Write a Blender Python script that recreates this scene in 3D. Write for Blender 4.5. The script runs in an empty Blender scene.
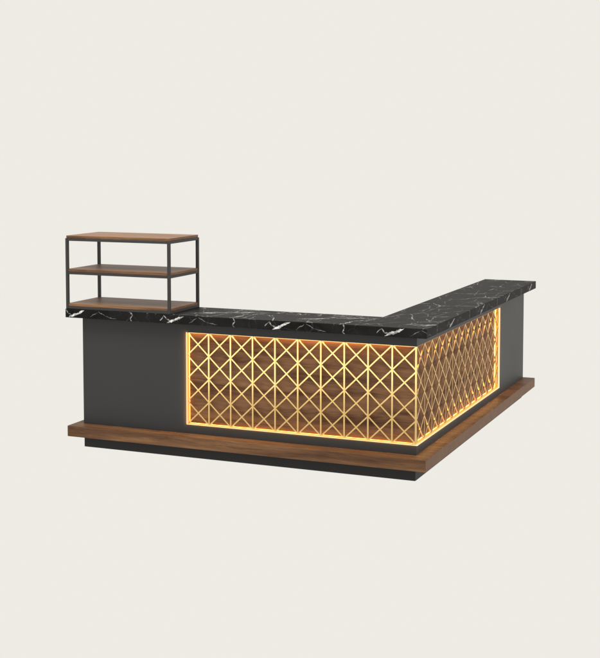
import bpy, bmesh, math, random
from mathutils import Vector, Matrix
R = math.radians
random.seed(4)
scene = bpy.context.scene
C = scene.collection

# ------------------------------------------------------------------ sizes (m)
A, B = 2.744, 3.3145            # outer lengths of the two wings
D = 0.395                       # depth of the cabinets
OF, OR_, OL, OB = .0852, .098, .1012, .0669   # countertop overhangs
EF, ER, EL, EB = .1217, .1067, .0724, .031    # ledge overhangs
Z1, Z2, Z3, H = .1008, .1855, 1.0314, 1.10
ZB, ZT = .2594, .9599           # light-edged niche
LX, LY = 1.8194, 2.3573
RC = .048                       # niche depth

# ------------------------------------------------------------------ helpers
def empty(name, loc, label, cat, group=None):
    o = bpy.data.objects.new(name, None); C.objects.link(o)
    o.location = loc; o.empty_display_size = .2
    o['label'] = label; o['category'] = cat
    if group: o['group'] = group
    return o

def link(name, bm, mat, parent=None, smooth=False):
    me = bpy.data.meshes.new(name)
    bmesh.ops.recalc_face_normals(bm, faces=bm.faces)
    bm.to_mesh(me); bm.free()
    o = bpy.data.objects.new(name, me); C.objects.link(o)
    me.materials.append(mat)
    if parent:
        o.parent = parent
        off = Vector((0, 0, 0)); q = parent
        while q is not None:
            off += q.location; q = q.parent
        o.location = -off                      # meshes are written in world metres
    if smooth:
        for p in me.polygons: p.use_smooth = True
    return o

def prism(bm, poly, z0, z1):
    lo = [bm.verts.new((x, y, z0)) for x, y in poly]
    hi = [bm.verts.new((x, y, z1)) for x, y in poly]
    bm.faces.new(lo[::-1]); bm.faces.new(hi)
    n = len(poly)
    for i in range(n):
        j = (i + 1) % n
        bm.faces.new((lo[i], lo[j], hi[j], hi[i]))
    return lo + hi

def box(bm, x0, x1, y0, y1, z0, z1):
    return prism(bm, [(x0, y0), (x1, y0), (x1, y1), (x0, y1)], z0, z1)

def bevel(bm, w, seg=2):
    bmesh.ops.recalc_face_normals(bm, faces=bm.faces)
    es = [e for e in bm.edges if len(e.link_faces) == 2 and e.calc_face_angle(0) > .3]
    bmesh.ops.bevel(bm, geom=es, offset=w, segments=seg, profile=.5, affect='EDGES', clamp_overlap=True)

def rounded(poly, idx, r):
    """round the chosen (convex or concave) corners of a plan polygon"""
    out = []
    n = len(poly)
    for i, p in enumerate(poly):
        if i not in idx: out.append(p); continue
        p = Vector(p); a = Vector(poly[i - 1]); b = Vector(poly[(i + 1) % n])
        da = (a - p).normalized() * r; db = (b - p).normalized() * r
        for t in (0, .25, .5, .75, 1):
            q = (p + da) * (1 - t) ** 2 + p * 2 * t * (1 - t) + (p + db) * t ** 2
            out.append((q.x, q.y))
    return out

# ------------------------------------------------------------------ materials
class NT:
    def __init__(s, name):
        s.m = bpy.data.materials.new(name); s.m.use_nodes = True
        s.t = s.m.node_tree; s.n = s.t.nodes; s.b = s.n['Principled BSDF']
    def new(s, typ, **kw):
        d = s.n.new(typ)
        for k, v in kw.items():
            if k.startswith('i_'):
                key = k[2:]
                key = int(key) if key.isdigit() else key.replace('_', ' ')
                s.put(d, key, v)
            else: setattr(d, k, v)
        return d
    def put(s, d, key, v):
        if isinstance(v, bpy.types.NodeSocket): s.t.links.new(v, d.inputs[key])
        else: d.inputs[key].default_value = v
    def math(s, op, a, b=0., clamp=False, c=None):
        d = s.new('ShaderNodeMath', operation=op, use_clamp=clamp)
        s.put(d, 0, a); s.put(d, 1, b)
        if c is not None: s.put(d, 2, c)
        return d.outputs[0]
    def vec(s, op, a, b=None, scale=None):
        d = s.new('ShaderNodeVectorMath', operation=op)
        s.put(d, 0, a)
        if b is not None: s.put(d, 1, b)
        if scale is not None: s.put(d, 'Scale', scale)
        return d.outputs['Value'] if op in ('DOT_PRODUCT', 'LENGTH', 'DISTANCE') else d.outputs['Vector']
    def smooth(s, v, a, b, lo=0., hi=1.):
        d = s.new('ShaderNodeMapRange', interpolation_type='SMOOTHSTEP')
        s.put(d, 0, v); s.put(d, 1, a); s.put(d, 2, b); s.put(d, 3, lo); s.put(d, 4, hi)
        return d.outputs[0]
    def noise(s, v, scale, detail=4, rough=.5, dist=0., out=0):
        d = s.new('ShaderNodeTexNoise', i_Vector=v, i_Scale=scale, i_Detail=detail, i_Roughness=rough, i_Distortion=dist)
        return d.outputs[out]
    def ramp(s, f, stops):
        d = s.new('ShaderNodeValToRGB'); s.put(d, 0, f)
        e = d.color_ramp.elements
        while len(e) < len(stops): e.new(.5)
        for k, (p, c) in zip(e, stops): k.position = p; k.color = (*c, 1)
        return d.outputs[0]
    def mix(s, f, a, b, blend='MIX'):
        d = s.new('ShaderNodeMix', data_type='RGBA', blend_type=blend)
        s.put(d, 0, f); s.put(d, 6, a if isinstance(a, bpy.types.NodeSocket) else (*a, 1))
        s.put(d, 7, b if isinstance(b, bpy.types.NodeSocket) else (*b, 1))
        return d.outputs[2]
    def obj(s): return s.new('ShaderNodeTexCoord').outputs['Object']
    def bump(s, h, strength, dist=.002):
        s.put(s.b, 'Normal', s.new('ShaderNodeBump', i_Height=h, i_Strength=strength, i_Distance=dist).outputs[0])

def wood(name, stops, tone, rough=.42, spec=.4, off=(0, 0, 0), board=.0, turn=False):
    """walnut with the grain along x (along y if turned)"""
    t = NT(name); o = t.vec('ADD', t.obj(), off)
    if turn:
        q = t.new('ShaderNodeSeparateXYZ', i_0=o)
        o = t.new('ShaderNodeCombineXYZ', i_0=q.outputs[1], i_1=q.outputs[0], i_2=q.outputs[2]).outputs[0]
    if board:                                     # boards laid side by side across y (and z)
        sep = t.new('ShaderNodeSeparateXYZ', i_0=o)
        k = t.math('FLOOR', t.math('DIVIDE', sep.outputs[1], board))
        wn = t.new('ShaderNodeTexWhiteNoise', noise_dimensions='1D'); t.put(wn, 'W', k)
        o = t.vec('ADD', o, t.vec('SCALE', wn.outputs['Color'], scale=3.0))
        boardv = wn.outputs['Value']
    warp = t.vec('SCALE', t.vec('SUBTRACT', t.noise(t.vec('MULTIPLY', o, (1.1, 5, 5)), 1.3, 2, .5, 0, 1), (.5, .5, .5)), scale=.10)
    p = t.vec('ADD', o, warp)
    broad = t.noise(t.vec('MULTIPLY', p, (.55, 9, 9)), 1.6, 5, .6, .3)
    fine = t.noise(t.vec('MULTIPLY', p, (1.6, 55, 55)), 2.2, 6, .65, .2)
    pore = t.noise(t.vec('MULTIPLY', o, (7, 330, 330)), 1.7, 3, .6)
    f = t.math('ADD', t.math('MULTIPLY', broad, .66), t.math('MULTIPLY', fine, .34))
    col = t.ramp(f, stops)
    col = t.mix(t.smooth(pore, .56, .72, 0, .45), col, stops[0][1])
    if board:
        g = t.math('MULTIPLY_ADD', boardv, .5, c=.74)
        gg = t.new('ShaderNodeCombineXYZ', i_0=g, i_1=g, i_2=g)
        col = t.mix(1., col, gg.outputs[0], 'MULTIPLY')
    nx = t.new('ShaderNodeSeparateXYZ', i_0=t.new('ShaderNodeNewGeometry').outputs['True Normal']).outputs[0]
    end = t.math('MULTIPLY', t.smooth(t.math('ABSOLUTE', nx), .6, .9), 0. if turn else .72)
    col = t.mix(end, col, tuple((a + b) / 2 * .95 for a, b in zip(stops[1][1], stops[2][1])))     # even end grain
    t.put(t.b, 'Base Color', t.mix(1., col, tone, 'MULTIPLY'))
    t.put(t.b, 'Roughness', t.math('MULTIPLY_ADD', fine, .25, c=rough - .12))
    t.put(t.b, 'Specular IOR Level', spec)
    t.bump(t.math('ADD', fine, t.math('MULTIPLY', pore, -.5)), .25, .0012)
    return t.m

WAL = [(.30, (.040, .019, .010)), (.44, (.090, .047, .026)), (.54, (.140, .076, .042)), (.68, (.235, .137, .075))]
WALB = [(.25, (.022, .010, .006)), (.40, (.075, .038, .021)), (.52, (.150, .082, .045)), (.75, (.250, .145, .080))]
M = {}
M['ledge'] = wood('walnut_ledge', WAL, (1.08, .96, .78), .5, .22)
M['back'] = wood('walnut_back_panel', WALB, (1.38, 1.3, 1.2), .55, .15, (3.3, 1.7, .4))
M['back_side'] = wood('walnut_side_back_panel', WALB, (1.45, 1.32, 1.15), .55, .12, (1.3, 4.7, 2.4), turn=True)
M['shelf'] = wood('walnut_shelf_board', WAL, (1.22, 1.05, .78), .46, .36, (7.3, .6, 2.1))

def painted(name, col, rough, spec):
    t = NT(name); o = t.obj()
    n = t.noise(o, 2.2, 4, .6); g = t.noise(o, 900, 2, .5)
    t.put(t.b, 'Base Color', t.mix(n, tuple(c * .93 for c in col), tuple(c * 1.07 for c in col)))
    t.put(t.b, 'Roughness', t.math('MULTIPLY_ADD', n, .12, c=rough - .06))
    t.put(t.b, 'Specular IOR Level', spec)
    t.bump(g, .06, .0005)
    return t.m
M['body'] = painted('charcoal_lacquer', (.035, .0355, .037), .5, .25)
M['plinth'] = painted('charcoal_plinth', (.023, .023, .024), .6, .2)
M['steel'] = painted('black_powder_coated_steel', (.036, .036, .036), .5, .25)

def brass():
    t = NT('pale_brass'); o = t.obj()
    n = t.noise(t.vec('MULTIPLY', o, (30, 30, 30)), 3, 4, .6)
    t.put(t.b, 'Base Color', t.mix(n, (.76, .51, .195), (.82, .57, .23)))
    t.put(t.b, 'Metallic', .9)
    t.put(t.b, 'Roughness', t.math('MULTIPLY_ADD', n, .04, c=.09))
    return t.m
M['brass'] = brass()

def led(name, col, power):
    t = NT(name)
    t.put(t.b, 'Base Color', (.10, .06, .03, 1)); t.put(t.b, 'Roughness', .6)
    t.put(t.b, 'Emission Color', (*col, 1)); t.put(t.b, 'Emission Strength', power)
    return t.m
M['lip'] = led('warm_light_diffuser', (1., .68, .34), 1.2)
M['led'] = led('warm_light_strip', (1., .43, .09), 5.)
M['amber'] = led('amber_glow_strip', (1., .35, .05), 1.5)  # amber glow of niche floor and jambs, put in as emission
M['slim'] = led('slim_light_strip', (1., .43, .085), 12.)
M['jamb'] = led('slim_jamb_light_strip', (1., .43, .09), 7.)
M['head'] = led('head_light_strip', (1., .46, .11), 8.)
M['halo'] = led('added_halo_strip', (1., .56, .20), 15.)  # outward emitters added to imitate a halo spilling onto the body
M['halo_jamb'] = led('added_jamb_halo_strip', (1., .47, .15), 60.)  # stronger emitter added for the halo beside the left jamb
M['halo_far'] = led('added_far_halo_strip', (1., .52, .2), 170.)  # emitter added for the halo beyond the far jamb

def marble():
    t = NT('black_marquina_marble'); o = t.obj()
    nor = t.new('ShaderNodeNewGeometry').outputs['True Normal']
    sn = t.new('ShaderNodeSeparateXYZ', i_0=nor); so = t.new('ShaderNodeSeparateXYZ', i_0=o)
    top = t.smooth(t.math('ABSOLUTE', sn.outputs[2]), .6, .8)
    side = t.math('SUBTRACT', 1., top)
    wob = t.vec('SUBTRACT', t.noise(o, 24, 5, .6, 0, 1), (.5, .5, .5))
    # network of hairline veins, broken up by a mask
    def net(scale, stretch, warp, w, lo, hi, seed):
        p = t.vec('ADD', t.vec('MULTIPLY', o, stretch), seed)
        p = t.vec('ADD', p, t.vec('SCALE', t.vec('SUBTRACT', t.noise(p, scale * .8, 5, .6, 0, 1), (.5, .5, .5)), scale=warp))
        v = t.new('ShaderNodeTexVoronoi', feature='DISTANCE_TO_EDGE', i_Vector=p, i_Scale=scale)
        line = t.smooth(v.outputs['Distance'], 0., w, 1., 0.)
        mask = t.smooth(t.noise(t.vec('ADD', o, seed), 4.5, 4, .6), lo, hi)
        return t.math('MULTIPLY', line, mask)
    veins = t.math('MULTIPLY', net(3.2, (1, .5, 1), .24, .013, .44, .64, (1.7, .2, .9)), t.math('MULTIPLY_ADD', top, .54, c=.025))
    veins = t.math('MAXIMUM', veins, t.math('MULTIPLY', net(7.5, (.8, .5, 1), .12, .020, .44, .64, (5.1, 3.2, .3)), t.math('MULTIPLY_ADD', top, .24, c=.03)))
    # bold calcite streaks: segments in (along, across)
    P, X0 = .868, -2.845
    xy = t.math('ADD', so.outputs[0], t.math('ADD', so.outputs[1], OF))
    uu = t.math('FLOORED_MODULO', t.math('SUBTRACT', xy, X0), P)
    ut = t.math('FLOORED_MODULO', t.math('SUBTRACT', so.outputs[0], X0), P)
    zz = t.math('SUBTRACT', so.outputs[2], Z3)
    pe = t.vec('ADD', t.new('ShaderNodeCombineXYZ', i_0=uu, i_1=zz).outputs[0], t.vec('SCALE', t.vec('MULTIPLY', wob, (1, 1, 0)), scale=.030))
    pt = t.vec('ADD', t.new('ShaderNodeCombineXYZ', i_0=ut, i_1=so.outputs[1]).outputs[0], t.vec('SCALE', t.vec('MULTIPLY', wob, (1, 1, 0)), scale=.070))
    def seg(p, a, b, w, inten):
        ba = (b[0] - a[0], b[1] - a[1], 0); L2 = ba[0] ** 2 + ba[1] ** 2
        pa = t.vec('SUBTRACT', p, (a[0], a[1], 0))
        h = t.math('DIVIDE', t.vec('DOT_PRODUCT', pa, ba), L2, True)
        d = t.vec('LENGTH', t.vec('SUBTRACT', pa, t.vec('SCALE', ba, scale=h)))
        ww = t.math('MULTIPLY', t.math('SUBTRACT', 1.15, t.math('ABSOLUTE', t.math('MULTIPLY_ADD', h, 2., c=-1.))), w)
        return t.math('MULTIPLY', t.smooth(t.math('DIVIDE', d, ww), .35, 1., 1., 0.), inten)
    edge = [((.035, .004), (.105, .036), .011, 1.), ((.095, .032), (.175, .062), .010, .95), ((.06, .018), (.12, .034), .013, .8),
            ((.060, .022), (.028, .030), .007, .35), ((.028, .030), (.008, .058), .006, .45), ((.008, .058), (-.03, .02), .005, .35),
            ((.838, .020), (.868, .050), .006, .4),
            ((.22, .010), (.29, .055), .004, .22), ((.30, .058), (.36, .025), .004, .25), ((.36, .025), (.46, .010), .004, .2),
            ((.585, .075), (.600, .045), .005, .42), ((.600, .045), (.580, .012), .006, .5), ((.580, .012), (.60, .0), .005, .35)]
    tops = [((.16, .06), (.42, .19), .012, .55), ((.42, .19), (.62, .27), .010, .45), ((.36, .24), (.70, .30), .010, .4),
            ((.56, -.085), (.60, .10), .010, .45), ((.60, .10), (.72, .30), .008, .4), ((.24, .02), (.34, .16), .006, .35),
            ((.30, .33), (.62, .37), .008, .35)]
    def join(p, L):
        r = None
        for s_ in L:
            q = seg(p, *s_); r = q if r is None else t.math('MAXIMUM', r, q)
        return r
    st = t.math('MAXIMUM', t.math('MULTIPLY', join(pe, edge), t.math('SUBTRACT', side, t.math('MULTIPLY', t.math('ABSOLUTE', sn.outputs[0]), .6), True)), t.math('MULTIPLY', join(pt, tops), top))
    brk = t.smooth(t.noise(o, 38, 4, .65), .36, .56, .35, 1.)
    st = t.math('MULTIPLY', st, brk)
    v = t.math('MAXIMUM', veins, st)
    cloud = t.noise(o, 5, 6, .65, .6)
    base = t.ramp(cloud, [(.3, (.007, .007, .007)), (.7, (.020, .020, .020))])
    col = t.mix(t.math('MINIMUM', v, 1.), base, (.80, .80, .79))
    t.put(t.b, 'Base Color', col)
    t.put(t.b, 'Roughness', t.math('MULTIPLY_ADD', cloud, .1, c=.42))
    t.put(t.b, 'Specular IOR Level', .03)
    return t.m
M['marble'] = marble()

# ------------------------------------------------------------------ the counter
bar = empty('bar_counter', (-.9, .9, 0),
            'L-shaped charcoal bar counter with black marble top, walnut ledge and glowing gold lattice panels', 'bar counter')

def ell(x0, x1, y0, y1, w1, w2):          # x0 left end, x1 outer right face, y0 front face, y1 far end
    return [(x0, y0), (x1, y0), (x1, y1), (x1 - w2, y1), (x1 - w2, y0 + w1), (x0, y0 + w1)]

bm = bmesh.new(); prism(bm, rounded(ell(-A, -.006, .001, B - .01, D, D), {0, 1, 2}, .012), 0, Z1 + .03)
link('plinth', bm, M['plinth'], bar)

bm = bmesh.new()
outer = rounded(ell(-A, 0, 0, B, D, D), {0, 1, 2}, .004)
prism(bm, outer, Z1 + .03, ZB)
prism(bm, outer, ZT, Z3)
core = [(-A, 0), (-LX, 0), (-LX, RC), (-RC, RC), (-RC, LY), (0, LY), (0, B), (-D, B), (-D, D), (-A, D)]
prism(bm, rounded(core, {0, 6}, .004), ZB, ZT)
body = link('cabinet_body', bm, M['body'], bar)

bm = bmesh.new()
prism(bm, ell(-A - EL, ER, -EF, B + EB, D + EF + .02, D + ER + .02), Z1, Z2); bevel(bm, .004, 2)
link('foot_ledge', bm, M['ledge'], bar)

bm = bmesh.new()
prism(bm, ell(-A - OL, OR_, -OF, B + OB, .498, .493), Z3 + .0005, H); bevel(bm, .003, 2)
link('countertop', bm, M['marble'], bar)

# wooden boards at the back of the two niches
bm = bmesh.new(); box(bm, -LX + .001, -RC + .011, RC - .008, RC - .001, ZB + .001, ZT - .001)
pf = link('back_panel', bm, M['back'], bar)
bm = bmesh.new(); box(bm, -RC + .0045, -RC + .0108, RC - .0006, LY - .001, ZB + .001, ZT - .001)
pr = link('back_panel', bm, M['back_side'], bar)

# light strips let into the rim of the niches; outward halo strips are added
def strip(mat, *boxes):
    bm = bmesh.new()
    for b in boxes: box(bm, *b)
    return link('light_diffuser' if mat == 'lip' else 'light_or_glow_strip', bm, M[mat], bar)
S = .002; F = .0105; Q = .003
strip('lip', (-LX - Q, -LX + S, -F, -F + .002, ZB - Q, ZT), (-LX - .0005, -LX + S - .0005, -F + .002, .001, ZB, ZT - .0005))          # left jamb
strip('lip', (-LX + S + .0005, F - .0005, -F, -F + .002, ZB - Q, ZB + .001), (-LX + S + .0005, .002, -F + .002, .004, ZB - .0005, ZB + .0005))
strip('lip', (F - .002, F, -F + .0025, LY - S - .0005, ZB - Q, ZB + .001), (-.004, F - .002, .0055, LY - S - .0005, ZB - .0005, ZB + .0005))
strip('lip', (F - .002, F, LY - S, LY + Q, ZB - Q, ZT), (-.006, F - .002, LY - S + .0005, LY + .0005, ZB, ZT - .0005))               # far jamb
strip('halo_jamb', (-LX - Q, -LX - .001, -F + .0022, -.0006, ZB - .0025, ZT - .001))
strip('halo', (-LX, F - .003, -F + .0022, -.0006, ZB - Q, ZB - .001))
strip('halo', (.0006, F - .0022, .001, LY, ZB - Q, ZB - .001))
strip('halo_far', (.0006, F - .0022, LY + .001, LY + Q, ZB + .05, ZT - .001))
G = .0395
strip('amber', (-LX + .0002, -LX + .0012, .0062, G - .006, ZB + .003, ZT - .004))
strip('jamb', (-LX + .0002, -LX + .0012, G - .0055, G, ZB + .004, ZT - .004))
strip('amber', (-LX + .006, -RC + .010, .0045, G - .0065, ZB + .0006, ZB + .0016))
strip('slim', (-LX + .006, -RC + .010, G - .006, G, ZB + .0006, ZB + .0012))
strip('head', (-LX + .012, -RC, .014, RC - .009, ZT - .004, ZT - .001))               # head of the front niche
strip('amber', (-G + .0065 + .0028, -.0045, .006, LY - .005, ZB + .0006, ZB + .0016))
strip('slim', (-RC + .0115, -RC + .0175, RC, LY - .005, ZB + .0006, ZB + .0012))
strip('led', (-RC + .012, -.022, RC, LY - .012, ZT - .004, ZT - .001))               # head of the side niche
strip('amber', (-RC + .018, -.0062, LY - .0014, LY - .0002, ZB + .003, ZT - .004))
strip('jamb', (-RC + .0115, -RC + .0175, LY - .0014, LY - .0002, ZB + .004, ZT - .004))

# gold lattices
def clip(poly, x0, x1, y0, y1):
    def cut(P, f, inter):
        out = []
        for i in range(len(P)):
            a, b = P[i - 1], P[i]
            fa, fb = f(a), f(b)
            if (fa >= 0) != (fb >= 0):
                k = fa / (fa - fb); out.append((a[0] + (b[0] - a[0]) * k, a[1] + (b[1] - a[1]) * k))
            if fb >= 0: out.append(b)
        return out
    for f in (lambda p: p[0] - x0, lambda p: x1 - p[0], lambda p: p[1] - y0, lambda p: y1 - p[1]):
        poly = cut(poly, f, None)
        if len(poly) < 3: return []
    return poly

def lattice(nx, width, place, skip_first=False):
    """nx by 4 cells; place(s, z, depth) turns panel coordinates into metres"""
    bm = bmesh.new(); nz = 4; zh = ZT - ZB; cw = width / nx; ch = zh / nz
    def slab(poly, d0, d1):
        if len(poly) < 3: return
        a = [bm.verts.new(place(s, z, d0)) for s, z in poly]
        b = [bm.verts.new(place(s, z, d1)) for s, z in poly]
        bm.faces.new(a); bm.faces.new(b[::-1])
        for i in range(len(poly)):
            j = (i + 1) % len(poly); bm.faces.new((a[i], b[i], b[j], a[j]))
    WD, WV = .0098, .0118
    for sgn in (1, -1):
        d0 = .0030 if sgn > 0 else .0042
        for k in range(-nz, nx + 1):
            x0_, x1_ = k * cw, (k + nz) * cw
            z0_, z1_ = (0, zh) if sgn > 0 else (zh, 0)
            dx, dz = x1_ - x0_, z1_ - z0_; L = math.hypot(dx, dz)
            nx_, nz_ = -dz / L * WD / 2, dx / L * WD / 2
            ex, ez = dx / L * .05, dz / L * .05
            q = [(x0_ - ex - nx_, z0_ - ez - nz_), (x1_ + ex - nx_, z1_ + ez - nz_), (x1_ + ex + nx_, z1_ + ez + nz_), (x0_ - ex + nx_, z0_ - ez + nz_)]
            slab([(s, ZB + z) for s, z in clip(q, .004, width - .004, .009, zh - .004)], d0, d0 + .0055)
    for k in range(0, nx + 1):
        c = k * cw
        lo, hi = c - WV / 2, c + WV / 2
        if k == 0:
            continue
        if k == nx:
            if skip_first: lo, hi = c - .009 - WV * .5, c - .009
            else: lo, hi = c - WV, c - .0005
        if skip_first and k < nx: lo, hi = c - .0042, c + .0042
        slab([(lo, ZB + .0085), (hi, ZB + .0085), (hi, ZT - .0005), (lo, ZT - .0005)], *((.0022, .0075) if skip_first else (.0010, .0105)))
    r0, r1 = (.001, width - .0165) if skip_first else (.0092, width - .0152)
    slab([(r0, ZT - .0042), (r1, ZT - .0042), (r1, ZT - .0008), (r0, ZT - .0008)], .0060, .0128)
    return bm
link('lattice_panel', lattice(10, LX, lambda s, z, d: (-LX + s, d, z)), M['brass'], bar)
link('lattice_panel', lattice(13, LY - .019, lambda s, z, d: (-d, .019 + s, z), True), M['brass'], bar)

# ------------------------------------------------------------------ the shelf unit on the counter
T = .022
sx0, sx1, sy0, sy1 = -A - OL + .003, -1.9216, -OF + .006, .4056
ZS = 1.652; ZM = 1.3707
shelf = empty('display_shelf', ((sx0 + sx1) / 2, (sy0 + sy1) / 2, H),
              'open three tier walnut and black metal shelf unit standing on the marble countertop', 'shelf unit')
for px in (sx0, sx1 - T):
    for py in (sy0, sy1 - T):
        bm = bmesh.new(); box(bm, px, px + T, py, py + T, H + .0006, ZS); bevel(bm, .002, 2)
        link('post', bm, M['steel'], shelf)
for z, ztop in ((H + .001, .04), (ZM, .04), (ZS - .0205, .042)):
    e = .0008
    bm = bmesh.new()
    x0_, x1_, y0_, y1_ = sx0 + e, sx1 - e, sy0 + e, sy1 - e
    rail = .020
    box(bm, sx0 + T + e, sx1 - T - e, y0_, y0_ + rail, z, z + rail); box(bm, sx0 + T + e, sx1 - T - e, y1_ - rail, y1_, z, z + rail)
    box(bm, x0_, x0_ + rail, sy0 + T + e, sy1 - T - e, z, z + rail); box(bm, x1_ - rail, x1_, sy0 + T + e, sy1 - T - e, z, z + rail)
    bevel(bm, .0015, 1)
    link('shelf_frame', bm, M['steel'], shelf)
    bm = bmesh.new()
    if z > ZM + .1:
        box(bm, sx0 + .006, sx1 - .006, sy0 + .006, sy1 - .006, ZS + .0006, ZS + .021)
    else:
        g = .003
        ins = [(sx0 + T + e, sy0 + g), (sx1 - T - e, sy0 + g), (sx1 - T - e, sy0 + T + e), (sx1 - g, sy0 + T + e), (sx1 - g, sy1 - T - e),
               (sx1 - T - e, sy1 - T - e), (sx1 - T - e, sy1 - g), (sx0 + T + e, sy1 - g), (sx0 + T + e, sy1 - T - e), (sx0 + g, sy1 - T - e),
               (sx0 + g, sy0 + T + e), (sx0 + T + e, sy0 + T + e)]
        prism(bm, ins, z + rail + .0006, z + ztop)
    bevel(bm, .002, 2)
    link('shelf_board', bm, M['shelf'], shelf)

# ------------------------------------------------------------------ backdrop and light
w = bpy.data.worlds.new('World'); scene.world = w; w.use_nodes = True
bg = w.node_tree.nodes['Background']
bg.inputs[0].default_value = (.855, .831, .773, 1); bg.inputs[1].default_value = 1.0

def area(name, loc, target, sx, sy, power, col=(1, 1, 1)):
    L = bpy.data.lights.new(name, 'AREA'); L.shape = 'RECTANGLE'; L.size = sx; L.size_y = sy; L.energy = power; L.color = col
    o = bpy.data.objects.new(name, L); C.objects.link(o); o.location = loc
    o.rotation_euler = (Vector(target) - Vector(loc)).to_track_quat('-Z', 'Y').to_euler()
    return o
area('unseen_softbox', (8.5, 2.6, 3.0), (0, 1.6, .6), 3.5, 2.5, 260, (1, .97, .93))
area('unseen_softbox', (-1.5, -3.2, 6.5), (-1.2, .3, .7), 5., 2.5, 300, (1, .96, .9))
area('unseen_softbox', (-4.6, -8.7, -.72), (-1.5, 0, .5), 6., 1.0, 25, (1, 1, 1))  # added below floor level so the front lattice bars reflect it and brighten
area('unseen_softbox', (-2.4, .2, 4.2), (-2.4, .17, 1.6), 1.2, .9, 74, (1, .97, .93))  # added overhead to lighten the top shelf board

# ------------------------------------------------------------------ camera
cd = bpy.data.cameras.new('camera'); cam = bpy.data.objects.new('camera', cd); C.objects.link(cam)
cam.location = (2.6861, -8.4744, 2.3499)
cam.rotation_euler = (math.pi / 2 - .0700, 0, .3958)
cd.sensor_fit = 'HORIZONTAL'; cd.sensor_width = 36; cd.lens = 1271.73 * 36 / 600
cd.shift_x = (300 - 304.53) / 600; cd.shift_y = -(329 - 237.46) / 600
cd.clip_end = 200
scene.camera = cam
scene.render.engine = 'CYCLES'
scene.view_settings.view_transform = 'Standard'; scene.view_settings.look = 'None'
scene.view_settings.exposure = 0; scene.view_settings.gamma = 1
